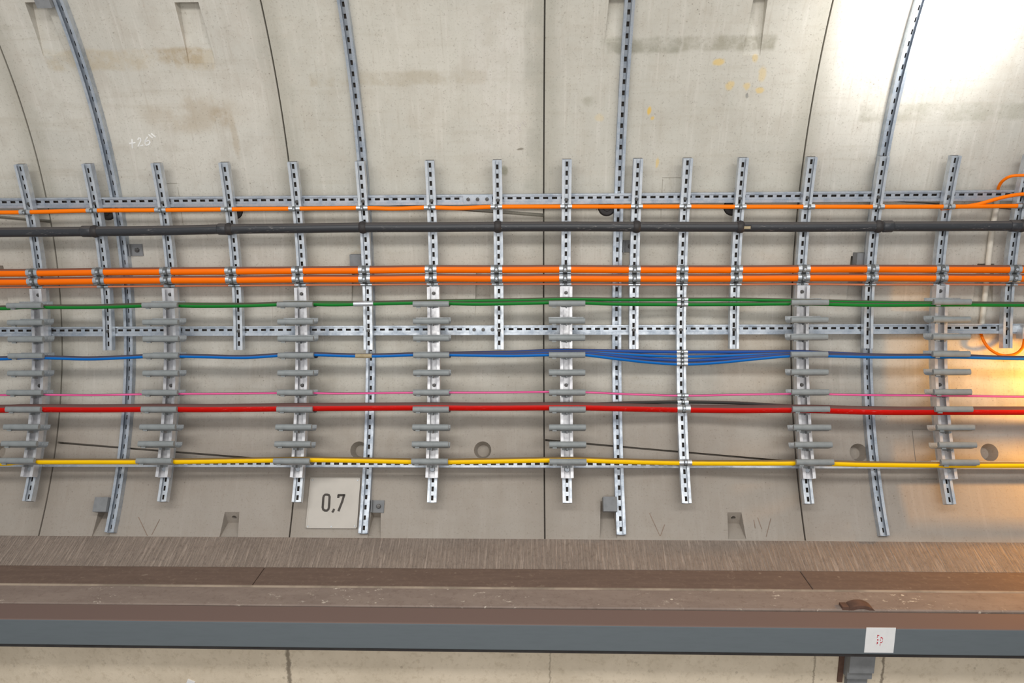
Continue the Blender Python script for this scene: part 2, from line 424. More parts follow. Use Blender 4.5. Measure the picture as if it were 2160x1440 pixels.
# small bolt holes in the roofs of the lower pockets
for px in ((491, 1079), (1549, 1080)):
    x, th = meas(*px); c_ = W(x, th, -.036) - T(th) * .028; d_ = (T(th) - N(th) * 1.2).normalized(); m = MB(); m.tube([c_ - d_ * .03, c_ + d_ * .08], .014, 14); cutters.append(m)
objs = []
for c in cutters:
    if c.v: objs.append(c.build('cutter', M['lining']))
for o in objs:
    md = wall.modifiers.new('b', 'BOOLEAN'); md.operation = 'DIFFERENCE'; md.object = o; md.solver = 'EXACT'
dg = bpy.context.evaluated_depsgraph_get(); dg.update()
new = bpy.data.meshes.new_from_object(wall.evaluated_get(dg))
wall.modifiers.clear(); wall.data = new
for o in objs: bpy.data.objects.remove(o)
new.materials.clear(); new.materials.append(M['lining'])
for p in new.polygons: p.material_index = 0

XA, XB = -4.6, 4.6
def strip(name, prof, mat, label, fall=.0):
    """long solid with cross-section prof [(Y,Z rel. eye)] running along the tunnel"""
    m = MB(); m.prism([(y, z + EYE) for y, z in prof], (0, 0, 0), (Vector((0, 1, 0)), Vector((0, 0, 1)), Vector((1, -0.0, -fall))), XB)
    return tag(m.build(name, mat), label, None, None, 'structure')
strip('trim_1', [(3.968, -1.976), (3.966, -1.976), (3.775, -2.062), (3.775, -2.3), (3.968, -2.3)], M['mortar'], 'sloping grey-brown mortar strip with trowel strokes along the foot of the lining', .0014)
pl = MB()
# three brown boards end to end
xs = [XA, onY(546, 1221, 3.68).x, onY(1700, 1221, 3.68).x, XB]
for a, b in zip(xs, xs[1:]):
    pl.box(((a + b) / 2, 3.6785, EYE - 2.082), ((b - a) / 2 - .002, .0965, .020))
pw = pl.build('trim_2', M['plank']); pw.rotation_euler = (0, .0014, 0)
bv = pw.modifiers.new('bev', 'BEVEL'); bv.width = .004; bv.segments = 2
tag(pw, 'dark brown dusty boards between the mortar strip and the ledge', None, None, 'structure')
strip('trim_3', [(3.5805, -2.0685), (3.407, -2.0685), (3.401, -2.0745), (3.401, -2.12), (3.5805, -2.12)], M['ledge'], 'speckled dusty ledge behind the grey beam', .0014)
strip('trim_4', [(3.5815, -2.062), (3.576, -2.0615), (3.568, -2.068), (3.5815, -2.068)], M['bead'], 'pale thin line of mortar along the front edge of the brown boards', .0014)
strip('wall_lower', [(3.775, -2.121), (3.402, -2.121), (3.402, -3.0), (3.775, -3.0)], M['lower'], 'beige concrete wall below the grey beam')
strip('floor', [(3.402, -3.0), (-2.0, -3.0), (-2.0, -3.1), (3.402, -3.1)], M['track'], 'concrete track floor')

# ------------------------------------------------------------------ rails
def c_profile(w, d0, d1, lip_a, lip_b, web, slot, sc=0.0, t=.003):
    """C channel. web: depth of the slotted web; slot: half width of slot; sc: its centre.
    Returns the polygon and the indices of the slot edges on both web faces."""
    h = w / 2
    P = [(-h + lip_a, d1), (-h, d1), (-h, d0), (-h + t, d0), (-h + t, web - t), (sc - slot, web - t), (sc + slot, web - t), (h - t, web - t),
         (h - t, d0), (h, d0), (h, d1), (h - lip_b, d1), (h - lip_b, d1 - t), (h - t, d1 - t), (h - t, web), (sc + slot, web), (sc - slot, web),
         (-h + t, web), (-h + t, d1 - t), (-h + lip_a, d1 - t)]
    return P, (15, 16, 5, 6)
def th_stations(x, t0, t1, period, slot_len, rr=R):
    L = (t1 - t0) * rr; k = max(1, int(L / period)); st = []; a = t0; mg = (L - k * period) / 2
    st.append((W(x, t0), Vector((1, 0, 0)), N(t0), False))
    for i in range(k):
        s0 = mg + i * period + (period - slot_len) / 2
        for s, f in ((s0, True), (s0 + slot_len, False)):
            th = t0 + s / rr; st.append((W(x, th), Vector((1, 0, 0)), N(th), f))
    st.append((W(x, t1), Vector((1, 0, 0)), N(t1), False))
    return st
def x_stations(x0, x1, th, period, slot_len):
    st = [(W(x0, th), T(th), N(th), False)]; k = int((x1 - x0) / period)
    for i in range(k):
        s0 = x0 + i * period + (period - slot_len) / 2
        st += [(W(s0, th), T(th), N(th), True), (W(s0 + slot_len, th), T(th), N(th), False)]
    st.append((W(x1, th), T(th), N(th), False)); return st

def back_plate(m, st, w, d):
    """closes the back of a slotted channel, its dark colour standing for shade in the slots"""
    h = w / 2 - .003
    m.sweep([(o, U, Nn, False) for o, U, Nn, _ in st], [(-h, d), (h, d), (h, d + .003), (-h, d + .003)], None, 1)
def hexmesh(name, r, h, mat=None, n=6):
    m = MB(); m.hexbolt(r, h, n=n); return m.mesh(name, mat or M['bolt'])
BOLT = hexmesh('bolt', .011, .010); BIGBOLT = hexmesh('bolt', .014, .012); WASH = hexmesh('bolt', .016, .008, M['zinc'], 12)

# arched rails fixed straight to the lining
RAILX = [-2.487, -.987, .513, 2.013]
rl = ['leftmost arched slotted rail bolted to the concrete, bending towards the left edge', 'arched slotted rail just right of the square number sign',
      'arched slotted rail just right of the central ring joint', 'arched slotted rail running up into the white glare at upper right']
blk = MB(); blk.box((0, -.022, 0), (.040, .030, .042)); BLOCK = blk.mesh('mounting_block', M['pad'])
def plate_mesh():
    m = MB(); m.box((.045, -.004, 0), (.034, .004, .036)); m.box((.009, -.016, 0), (.003, .016, .036)); return m.mesh('fixing_plate', M['pad'])
PLATE = plate_mesh()
prof, sl = c_profile(.054, 0.0, .040, .0160, .0160, .018, .0075)
def arc_rail(x):
    m = MB(); st = th_stations(x, -.588, .93, .060, .026); m.sweep(st, prof, sl); back_plate(m, st, .054, .001); return m
for k, x in enumerate(RAILX):
    root = thing('arched_rail', W(x, -.588), rl[k], 'rail', 'arched rails on the lining')
    arc_rail(x).build('channel', [M['zinc2'], M['hollow_shade']], root)
    bl = {0: [(224, 1066), (100, -8)], 1: [(757, 550)], 2: [(1285, 1065)], 3: [(1812, 547)]}[k]
    for q in bl:
        xx, th = meas(*q); put('mounting_block', BLOCK, root, W(xx, th, .012), th)
    for q in {0: [(262, 527)], 1: [(770, 1068)], 2: [(1302, 519)], 3: []}[k]:
        th = meas(*q)[1]; p = put('fixing_plate', PLATE, root, W(x + .028, th), th)
        b = sub('bolt', BIGBOLT, p); b.location = (.048, -.008, 0)

# horizontal channels laid across the arched rails
def h_channel(y_px, x_ref, label, sp, w=.058):
    th = meas(x_ref, y_px, .07)[1]
    pr, s_ = c_profile(w, .041, .079, .016 * w / .058, .008 * w / .058, .068, .0065 if w > .05 else .009, .006 * w / .058)
    m = MB(); st = x_stations(-4.0, 3.9, th, .052, .030); m.sweep(st, pr, s_); back_plate(m, st, w, .042)
    root = thing('horizontal_channel', W(0, th, .06), label, 'channel', 'long horizontal slotted channels')
    m.build('channel', [M['zinc2'], M['hollow_shade']], root)
    for q in sp:
        x, _ = meas(q, y_px, .06); s = MB(); s.box((0, 0, 0), (.085, .002, w / 2 - .004))
        p = put('splice_plate', s.mesh('splice_plate', M['zinc2']), root, W(x, th, .081), th)
        for dx in (-.055, 0, .055):
            b = sub('bolt', BOLT, p); b.location = (dx, -.002, .004)
    return th
TH1 = h_channel(420, 1100, 'topmost horizontal slotted channel above the thin orange cable', [1008])
TH2 = h_channel(696, 1100, 'middle horizontal slotted channel between the green and blue cables', [1020])
TH3 = h_channel(979, 1100, 'lowest horizontal slotted channel, just under the yellow cable', [], .040)

# ------------------------------------------------------------------ cables
def spline(pts, sub_=8):
    out = []; n = len(pts)
    for i in range(n - 1):
        p0, p1, p2, p3 = pts[max(i - 1, 0)], pts[i], pts[i + 1], pts[min(i + 2, n - 1)]
        for q in range(sub_):
            t = q / sub_
            out.append(.5 * ((2 * p1) + (p2 - p0) * t + (2 * p0 - 5 * p1 + 4 * p2 - p3) * t * t + (3 * p1 - p0 - 3 * p2 + p3) * t ** 3))
    out.append(pts[-1]); return out
def cable_pts(pts, ins):
    """pts: photo points (x, y[, inset]); carried past both picture edges"""
    q = [(p[0], p[1], p[2] if len(p) > 2 else ins) for p in pts]
    P = [W(*meas(x, y, i), i) for x, y, i in q]
    if q[0][0] <= 0: P.insert(0, P[0] + Vector((-.55, 0, 0)))
    if q[-1][0] >= 2160: P.append(P[-1] + Vector((.55, 0, 0)))
    return P
CAB = {}
def cable(name, pts, r, ins, mat, label, cat='cable', group=None, n=14):
    P = spline(cable_pts(pts, ins)); m = MB(); m.tube(P, r, n)
    o = m.build(name, M[mat], None, 180, origin=P[len(P) // 2]); tag(o, label, cat, group); return o, P
def at_x(P, x):
    """theta, inset of a cable where it passes X"""
    for a, b in zip(P, P[1:]):
        if a.x <= x <= b.x:
            p = a.lerp(b, (x - a.x) / max(b.x - a.x, 1e-6)); break
    else: p = P[0] if x < P[0].x else P[-1]
    dy, dz = p.y - YC, p.z - ZC
    return math.atan2(dz, dy), R - math.hypot(dy, dz)

rT = .0125
_, pOT = cable('thin_cable', [(0, 448), (50, 447.5), (196, 444), (335, 443), (480, 441.5), (620, 440), (765, 438.5), (830, 440), (905, 437.5), (970, 439), (1050, 436), (1195, 435.5), (1340, 435.5), (1457, 435.5), (1560, 436), (1710, 436), (1855, 436), (2015, 435.5), (2160, 434)], rT, .1375, 'orange_thin', 'thin bright orange cable running just above the black pipe')
rP = .0285
pipe, pBP = cable('black_conduit_pipe', [(0, 490), (185, 488), (330, 486.5), (480, 483), (620, 481.5), (765, 479.5), (910, 479), (1050, 478), (1195, 477.5), (1340, 478), (1570, 478.5), (1715, 478.5), (1860, 477.5), (2000, 477), (2160, 476)], rP, .155, 'pipe', 'long black dusty pipe across the posts', 'pipe', None, 20)
for px, w in (((185, 488), .035), ((470, 483), .028), ((1872, 477.5), .03), ((2140, 476.5), .03)):
    x, _ = meas(*px, .155); th, ins = at_x(pBP, x)
    m = MB(); c = W(x, th, ins); X1 = Vector((1, 0, 0)); m.tube([c - X1 * w, c - X1 * (w - .006), c + X1 * (w - .006), c + X1 * w], [rP + .001, rP + .005, rP + .005, rP + .001], 20)
    m.build('pipe_coupling', M['pipe'], pipe, 60)
x, _ = meas(1573, 478, .155); th, ins = at_x(pBP, x)
m = MB(); m.box(W(x, th, ins) + N(th) * rP, (.024, .004, .012), (Vector((1, 0, 0)), N(th), T(th))); m.box(W(x, th, ins) + N(th) * (rP + .003), (.018, .003, .007), (Vector((1, 0, 0)), N(th), T(th)), 1)
m.build('inspection_lid', [M['clip'], M['tape']], pipe)
rO = .0232
_, pO1 = cable('thick_cable', [(0, 575.5), (70, 575), (210, 573), (345, 572), (490, 571), (625, 570), (770, 569), (905, 567.5), (1055, 567.5), (1190, 567), (1340, 568), (1445, 568), (1560, 568), (1700, 567), (1850, 566.5), (1990, 567), (2160, 567.5)], rO, .147, 'orange', 'upper of the two thick orange cables', 'cable', None, 20)
_, pO2 = cable('thick_cable', [(0, 594), (70, 593.5), (210, 591.5), (345, 590), (490, 589.5), (625, 588), (770, 587.5), (905, 586), (1055, 586.5), (1190, 586), (1340, 586.5), (1445, 586.5), (1560, 586), (1700, 585), (1850, 585), (1990, 585.5), (2160, 586)], rO, .147, 'orange', 'lower of the two thick orange cables, above the copper wire', 'cable', None, 20)
_, pCW = cable('copper_wire', [(0, 606), (70, 605.5), (210, 604.5), (345, 603), (500, 602), (625, 601), (770, 600), (905, 599), (1055, 599), (1190, 599), (1340, 600), (1445, 600), (1560, 599.5), (1700, 599), (1850, 600), (1990, 599.5), (2160, 600)], .0062, .13, 'copper', 'thin bare copper-coloured wire under the thick orange cables', 'wire', None, 8)

# cables lying in the troughs (inset .225) and clipped to the tall clamp post near x 1445
A, B_ = .225, .205; K = .138
_, pG1 = cable('green_cable', [(0, 650, A), (57, 647.5, A), (200, 647.5, A), (333, 643.5, A), (420, 645, A), (520, 644, A), (629, 640.5, A), (700, 642, A), (768, 640.5, A), (860, 638.5, A), (909, 638, A), (1000, 640.5, A), (1100, 639, A), (1196, 637, A), (1300, 640.5, .19), (1445, 641.5, K), (1560, 641, .18), (1690, 640, A), (1850, 643, A), (2008, 642, A), (2160, 643, A)], .0120, A, 'green', 'lower front green cable, visible from edge to edge', 'cable', 'green cables')
_, pG2 = cable('green_cable', [(0, 648, B_), (57, 646, B_), (200, 645.5, B_), (333, 641.5, B_), (520, 642, B_), (629, 638.5, B_), (768, 638.5, B_), (909, 635.5, B_), (1000, 634, B_), (1100, 632.5, B_), (1196, 630.5, B_), (1300, 631.5, .17), (1445, 631.5, K), (1560, 631.5, .17), (1690, 634, B_), (1850, 637.5, B_), (2008, 639, B_), (2160, 640.5, B_)], .0112, B_, 'green', 'upper rear green cable, seen above the other right of the central racks', 'cable', 'green cables')
bl_y = [(738.5, 742, 741.5), (741.5, 751, 745), (744, 759.5, 747), (747.5, 767.5, 749.5)]
left_b = [(0, 756.5), (57, 753.5), (120, 755), (200, 756.5), (333, 751), (430, 752), (520, 753.5), (629, 747.5), (768, 750.5), (870, 748), (909, 747.5)]
pB = []
lb = ['topmost of the four blue cables where they fan out, dark blue', 'second from top of the four fanned blue cables', 'third from top of the four fanned blue cables', 'lowest of the four fanned blue cables, brightest blue at front']
for k, (y0, y1, y2) in enumerate(bl_y):
    i_ = .180 + .021 * k; up = (3 - k)
    L = [(x, y - up * .55, i_) for x, y in left_b]
    L += [(1000, 748.8 - up * 1.7, i_), (1080, 749.5 - up * 2.4, i_), (1160, y0 + .3, i_), (1196, y0, i_), (1235, y0 + .6, i_), (1300, y0 + (y1 - y0) * .42, .5 * (i_ + .16)), (1370, y0 + (y1 - y0) * .8, .15), (1445, y1, K), (1520, y1 - (y1 - y2) * .22, .15), (1600, y1 - (y1 - y2) * .65, .5 * (i_ + .16)), (1690, y2, i_),
          (1850, 752.5 - up * 1.3, i_), (2008, 752.5 - up * .9, i_), (2160, 756 - up * .6, i_)]
    _, p = cable('blue_cable', L, .0102, i_, 'navy' if k in (0, 2) else 'blue', lb[k], 'cable', 'blue cables')
    pB.append(p)
_, pPK = cable('pink_cable', [(0, 833), (57, 832), (200, 833), (333, 830.5), (450, 830), (629, 828.5), (720, 829.5), (860, 828), (909, 827.5), (1040, 827.5), (1196, 826), (1340, 831.5, .17), (1445, 834, K), (1560, 832, .17), (1708, 830), (1800, 832.5), (2008, 834), (2160, 836.5)], .0066, .225, 'pink', 'thin pink cable above the red one', 'cable', None, 10)
_, pBK = cable('thin_black_cable', [(0, 858, B_ - .02), (57, 857, B_ - .02), (333, 857, B_ - .02), (629, 855, B_ - .02), (909, 852, B_ - .02), (1196, 853, B_ - .02), (1340, 849, .15), (1445, 847.5, K), (1560, 850, .15), (1708, 857.5, B_ - .02), (2008, 862, B_ - .02), (2160, 864, B_ - .02)], .0098, .19, 'black', 'thin black cable rising above the red cable at the tall clamp post', 'cable', None, 10)
_, pRD = cable('red_cable', [(0, 862), (57, 860.5), (200, 861), (333, 860), (450, 860.5), (629, 858.5), (800, 857.5), (909, 857), (1040, 857.5), (1196, 856.5), (1300, 858.5, .19), (1445, 861.5, .148), (1560, 862.5, .18), (1700, 862), (1850, 866), (2008, 866), (2160, 866)], .0245, .232, 'red', 'thick red cable with a dusty top', 'cable', None, 20)
_, pYE = cable('yellow_cable', [(0, 976.5), (43, 973.5), (160, 973), (328, 973), (430, 972), (618, 969), (720, 969.5), (860, 972.5), (909, 973.5), (1020, 972), (1196, 969), (1300, 972, .19), (1445, 975.5, .14), (1560, 976, .18), (1714, 976), (1850, 979), (2024, 980.5), (2160, 980.5)], .0165, .225, 'yellow', 'bright yellow cable, lowest of the coloured cables', 'cable', None, 16)

def ring_on(P, x0, r, w, mat, name, parent, gapfree=True):
    x, _ = meas(*x0, .225); th, ins = at_x(P, x); c = W(x, th, ins); X1 = Vector((1, 0, 0))
    q = [W(x + d, *at_x(P, x + d)) for d in (-w, -w * .5, 0, w * .5, w)]
    m = MB(); m.tube(q, r, 16); return m.build(name, M[mat], parent, 60)
g1 = [o for o in C.objects if o.name == 'green_cable'][0]
tag(ring_on(pG1, (767, 640.5), .0145, .058, 'zinc', 'cable_sleeve', g1), 'bare metal sleeve')
b4 = [o for o in C.objects if o.get('label') == lb[3]][0]
tag(ring_on(pB[3], (769, 749.5), .0128, .048, 'tape', 'cable_tag', b4), 'beige tape wrap')

# ------------------------------------------------------------------ posts
TOP, SHORT, LONG = .194, -.2045, -.5285
pprof, psl = c_profile(.054, .0805, .120, .0145, .0145, .104, .0070)
def post_rail(bottom):
    m = MB(); st = th_stations(0, bottom, TOP, .0535, .029); m.sweep(st, pprof, psl); back_plate(m, st, .054, .0815); return m
def clamp_mesh(name, r, half, gap, body, base):
    """sheet clamp bent round a cable of radius r lying along X, its foot reaching
    back (towards +Y) by base to the post; middle strap carries the screw"""
    m = MB(); X1 = Vector((1, 0, 0)); Yb = Vector((0, 1, 0)); Zz = Vector((0, 0, 1)); ro, ri, n = r + .0035, r + .0005, 18
    for s_ in (-1, 1):
        a, b = s_ * gap, s_ * half
        vs = []
        for x in (a, b):
            for rr in (ri, ro):
                vs += [Vector((x, rr * math.cos(2 * math.pi * i / n), rr * math.sin(2 * math.pi * i / n))) for i in range(n)]
        fs = []
        for i in range(n):
            k = (i + 1) % n
            fs += [(i, k, n + k, n + i), (2 * n + i, 3 * n + i, 3 * n + k, 2 * n + k), (n + i, n + k, 3 * n + k, 3 * n + i), (i, 2 * n + i, 2 * n + k, k)]
        m.add(vs, fs, 0)
    # strap over the middle and the saddle foot
    vs = []; rr = ro - .0008
    poly = [(rr * math.cos(2 * math.pi * i / n), rr * math.sin(2 * math.pi * i / n)) for i in range(n)]
    m.prism(poly, (0, 0, 0), (Yb, Zz, X1), gap * 1.02, 1)
    m.box((0, base * .5 + r * .35, 0), (half * .85, max(base * .5 - r * .35, .002), body), (X1, Yb, Zz), 1)
    m.box((0, -ro - .002, 0), (gap * .8, .004, min(body, r * .8)), (X1, Yb, Zz), 1)
    return m.mesh(name, [M['bright'], M['darkzinc']], smooth=40)
CL_T = clamp_mesh('thin_cable_clamp', rT, .033, .010, .010, .017)
CL_O = clamp_mesh('thick_cable_clamp', rO, .034, .013, .016, .027)
CL_W = clamp_mesh('wire_clip', .0062, .034, .008, .006, .010)
CL_G = clamp_mesh('cable_clamp', .0115, .032, .010, .009, .018)
CL_B = clamp_mesh('cable_clamp', .0104, .032, .010, .009, .018)
CL_R = clamp_mesh('red_cable_clamp', .0245, .038, .010, .018, .028)
CL_Y = clamp_mesh('yellow_cable_clamp', .0165, .036, .011, .012, .020)
SCREW = {id(CL_T): .018, id(CL_O): .030, id(CL_W): .010, id(CL_G): .016, id(CL_B): .015, id(CL_R): .031, id(CL_Y): .023}
SCR = hexmesh('clamp_screw', .0085, .008, M['zinc']); SCRS = hexmesh('clamp_screw', .006, .006, M['zinc'])
def pipe_clip_mesh():
    m = MB(); n = 20; X1 = Vector((1, 0, 0)); Yb = Vector((0, 1, 0)); Zz = Vector((0, 0, 1))
    prof_ = [(-.020, rP + .001), (-.013, rP + .006), (0, rP + .009), (.013, rP + .006), (.020, rP + .001)]
    m.tube([X1 * a for a, _ in prof_], [b for _, b in prof_], n)
    m.box((0, .024, 0), (.018, .012, .020), (X1, Yb, Zz))
    return m.mesh('pipe_clip', M['clip'], smooth=40)
CLIP = pipe_clip_mesh()
def clamp(parent, me, P, x, small=False, dx=0.0):
    th, ins = at_x(P, x); o = put(me.name.split('.')[0], me, parent, W(x + dx, th, ins), th)
    s = sub('clamp_screw', SCRS if small else SCR, o); s.location = (0, -SCREW[id(me)] + .001, 0)
    return o
SHORT_ME = post_rail(SHORT).mesh('slotted_channel', [M['zinc'], M['hollow_shade']]); LONG_ME = post_rail(LONG).mesh('slotted_channel', [M['zinc'], M['hollow_shade']])
def post(x, me, bottom, label, group, pipe_clip):
    p = thing('slotted_post', W(x, bottom, .10), label, 'post', group)
    o = sub('slotted_channel', me, p); o.location = Vector((x, 0, 0)) - p.location
    dx = random.uniform(-.008, .004)
    clamp(p, CL_T, pOT, x, True, dx); clamp(p, CL_O, pO1, x, False, dx - .004); clamp(p, CL_O, pO2, x, False, dx - .004); clamp(p, CL_W, pCW, x, True, dx)
    if pipe_clip:
        th, ins = at_x(pBP, x); put('pipe_clip', CLIP, p, W(x, th, ins), th)
        put('bolt', BOLT, p, W(x, TH2, .104), TH2)
    put('bolt', BOLT, p, W(x, TH1, .104), TH1)
    return p
sh = [(-2.571, 'short slotted post between the first and second cable racks from the left'), (-1.771, 'short slotted post between the second and third cable racks from the left'),
      (-.983, 'short slotted post above the number sign, between the third and fourth cable racks'), (-.196, 'short slotted post just left of the central ring joint'),
      (.605, 'short slotted post between the fifth cable rack and the tall clamp post'), (1.1975, 'short slotted post between the tall clamp post and the sixth cable rack'),
      (1.981, 'short slotted post between the sixth and seventh cable racks'), (2.787, 'short slotted post at the right edge in yellow light')]
for x, l in sh: post(x, SHORT_ME, SHORT, l, 'short slotted posts', True)
lo = [(-2.9685, 'long slotted post behind the leftmost cable rack'), (-2.1655, 'long slotted post behind the second cable rack from the left'), (-1.372, 'long slotted post behind the cable rack left of the number sign'),
      (-.582, 'long slotted post behind the fourth cable rack, right of the number sign'), (.2015, 'long slotted post behind the cable rack right of the central ring joint'),
      (1.58, 'long slotted post behind the sixth cable rack from the left'), (2.3765, 'long slotted post behind the rightmost cable rack')]
for x, l in lo: post(x, LONG_ME, LONG, l, 'long slotted posts', False)
XC = .885
pc = post(XC, LONG_ME, LONG, 'long bare slotted post with metal clamps holding every cable and no rack', 'long slotted posts', False)
for me, P in ((CL_G, pG1), (CL_G, pG2), (CL_B, pB[0]), (CL_B, pB[1]), (CL_B, pB[2]), (CL_B, pB[3]), (CL_B, pPK), (CL_B, pBK), (CL_R, pRD), (CL_Y, pYE)):
    clamp(pc, me, P, XC, me not in (CL_R, CL_Y))
put('bolt', BOLT, pc, W(XC, TH2, .104), TH2); put('bolt', BOLT, pc, W(XC, TH3, .104), TH3)

# ------------------------------------------------------------------ cable racks
ARMS = [-.1055, -.1435, -.1810, -.2180, -.2570, -.3000, -.3370, -.3760, -.4130, -.4500]
HL = .103
def trough_mesh():
    """J-shaped sheet, seen from the end (o = out of the column, h = up)"""
    mid = [(0, .024), (.001, .006), (.008, -.004), (.022, -.010), (.05, -.013), (.078, -.012), (.094, -.006), (.100, .004), (.101, .016)]
    t = .0025; L = [];  Rr = []
    for i, (a, b) in enumerate(mid):
        q0, q1 = mid[max(i - 1, 0)], mid[min(i + 1, len(mid) - 1)]
        d = Vector((q1[0] - q0[0], q1[1] - q0[1])).normalized(); nn = Vector((-d.y, d.x))
        L.append((a + nn.x * t / 2, b + nn.y * t / 2)); Rr.append((a - nn.x * t / 2, b - nn.y * t / 2))
    poly = L + Rr[::-1]
    m = MB(); m.prism([(-u, v) for u, v in poly], (0, 0, 0), (Vector((0, 1, 0)), Vector((0, 0, 1)), Vector((1, 0, 0))), HL)
    m.box((0, -.02, -.018), (.004, .02, .008)); m.box((0, -.001, 0), (.03, .0015, .022))
    return m.mesh('trough_arm', M['trough'], smooth=50)
def edge_mesh():
    """rounded grey plastic edging pushed over the front rim"""
    n = 22; poly = [(-.1025 + .0115 * math.cos(2 * math.pi * i / n), .0045 + .0165 * math.sin(2 * math.pi * i / n)) for i in range(n)]
    m = MB(); m.prism(poly, (0, 0, 0), (Vector((0, 1, 0)), Vector((0, 0, 1)), Vector((1, 0, 0))), HL + .001)
    m.box((-HL * .72, -.096, -.015), (.012, .006, .004))
    return m.mesh('edge_strip', M['edge'], smooth=50)
ARM, EDGE = trough_mesh(), edge_mesh()
cprof, _ = c_profile(.072, .1205, .165, .017, .017, .1375, .006)
cm = MB(); n_ = 24; c0, c1 = -.4790, -.0690
cm.sweep([(W(0, c0 + (c1 - c0) * i / n_), Vector((1, 0, 0)), N(c0 + (c1 - c0) * i / n_), False) for i in range(n_ + 1)], cprof)
COL = cm.mesh('column', M['column'])
rk = [(-2.9685, 'leftmost cable rack with ten grey trough arms on a galvanised column'), (-2.1655, 'second cable rack from the left, above the empty bolt pocket'),
      (-1.372, 'cable rack nearest the left side of the number sign'), (-.582, 'fourth cable rack from the left, right of the number sign'),
      (.2015, 'cable rack just right of the central ring joint'), (1.58, 'sixth cable rack from the left, right of the tall clamp post'), (2.3765, 'rightmost cable rack, tinted by yellow light')]
r0 = None
for x, l in rk:
    if r0 is None:
        r0 = thing('cable_rack', W(x, c0, .1205), l, 'cable rack', 'cable racks with trough arms')
        o = sub('column', COL, r0); o.location = Vector((x, 0, 0)) - r0.location
        for th in ARMS:
            a = put('trough_arm', ARM, r0, W(x, th, .165), th); sub('edge_strip', EDGE, a)
        for y in (617, 812, 990):
            th = meas(1196, y, .14)[1]; put('bolt', WASH if y == 990 else BOLT, r0, W(x, th, .1375), th)
    else:
        c = copy_tree(r0); c.location = W(x, c0, .1205); c['label'] = l

# ------------------------------------------------------------------ right edge
cp = [(2104, 408, .022), (2101, 440, .022), (2093, 485, .022), (2086, 540, .022), (2078, 620, .022), (2070, 694, .022)]
P = spline([W(*meas(x, y, i), i) for x, y, i in cp])
m = MB(); m.tube(P, .0150, 14); cd = m.build('white_conduit', M['conduit'], None, 180, origin=P[-1]); tag(cd, 'white plastic conduit tube running down the wall at right', 'conduit')
lp = [(2200, 369, .13), (2165, 369.5, .13), (2135, 371, .11), (2118, 379, .08), (2108, 391, .045), (2104, 408, .022), (2093, 485, .022), (2078, 620, .022), (2070, 694, .022), (2072, 712, .03), (2083, 731, .05), (2100, 744, .065), (2120, 750, .07), (2142, 746, .07), (2156, 734, .065), (2161, 716, .05), (2162, 700, .03)]
P = spline([W(*meas(x, y, i), i) for x, y, i in lp])
m = MB(); m.tube(P, .0085, 10); tag(m.build('looping_cable', M['orange_thin'], None, 180, origin=P[20]), 'orange cable through the white conduit, looping out below it', 'cable')
P = spline([W(*meas(x, y, i), i) for x, y, i in [(1985, 440, .118), (2030, 435.5, .124), (2065, 430, .135), (2100, 420, .138), (2130, 413, .138), (2165, 409, .138), (2260, 407, .138)]])
m = MB(); m.tube(P, .0105, 10); tag(m.build('branch_cable', M['orange_thin'], None, 180, origin=P[-1]), 'short orange branch cable rising from the thin one at right edge', 'cable')
x, th = meas(2161, 696, .1)
s = thing('pipe_saddle', W(x, TH2, .08), 'rounded grey metal saddle on the middle channel at the right edge', 'saddle')
m = MB(); n = 12; poly = [(.036 * math.cos(math.pi * i / n), .036 * math.sin(math.pi * i / n)) for i in range(n + 1)] + [(-.036, -.05), (-.030, -.05)] + [(.030 * math.cos(math.pi - math.pi * i / n), .030 * math.sin(math.pi - math.pi * i / n)) for i in range(n + 1)] + [(.030, -.05), (.036, -.05)]
m.prism(poly, W(x, th, .11), (Vector((1, 0, 0)), T(th), N(th)), .03); m.build('strap', M['zinc'], s, 40)
m = MB(); m.box(W(x - .05, TH2, .084), (.03, .004, .02), (Vector((1, 0, 0)), N(TH2), T(TH2))); o = m.build('foot', M['zinc'], s)

PLUG = MB(); PLUG.tube([(0, -.012, 0), (0, -.006, 0), (0, .05, 0)], [.043, .049, .049], 24); PLUG.tube([(0, -.018, 0), (0, -.010, 0)], [.020, .024], 20)
PLUG = PLUG.mesh('black_plug', M['clip'], smooth=40)
for q, l in zip(HOLES, ('black round plug behind the fourth post from the left', 'black round plug behind the leftmost arched rail', 'black round plug just left of the third arched rail', 'black round plug beside the short post right of the tall clamp post')):
    x, th = meas(*q); tag(put('black_plug', PLUG, None, W(x, th, .002), th), l, 'plug', 'black plugs under the topmost channel')

# ------------------------------------------------------------------ beam
YF = 3.246; zt, zb = EYE - 2.069, EYE - 2.212
beam = MB(); beam.box((0, YF + .071, (zt + zb) / 2), (XB, .071, (zt - zb) / 2))
broot = thing('guard_beam', (0, YF + .071, zb), 'long grey painted square steel beam below the ledge', 'beam')
broot.rotation_euler = (0, .0033, 0)
bo = beam.build('beam', M['beam'], broot); bv = bo.modifiers.new('bev', 'BEVEL'); bv.width = .007; bv.segments = 3
m = MB(); m.box((0, YF + .046, zb - .006), (XB, .044, .0060)); m.build('shade_strip', M['clip'], broot)  # black strip painting the contact shade under the beam
pb = onY(1810, 1400, 3.37)
m = MB(); ax = (Vector((1, 0, 0)), Vector((0, 1, 0)), Vector((0, 0, 1)))
m.box((pb.x + .002, 3.366, EYE - 2.318), (.062, .036, .055)); m.box((pb.x, 3.38, EYE - 2.235), (.05, .02, .030)); m.box((pb.x + .002, 3.374, EYE - 2.395), (.062, .028, .022)); m.box((pb.x + .004, 3.385, EYE - 2.48), (.05, .017, .07)); m.box((pb.x - .072, 3.397, EYE - 2.35), (.012, .006, .12), None, 1)  # last brown box is painted shade left of the bracket
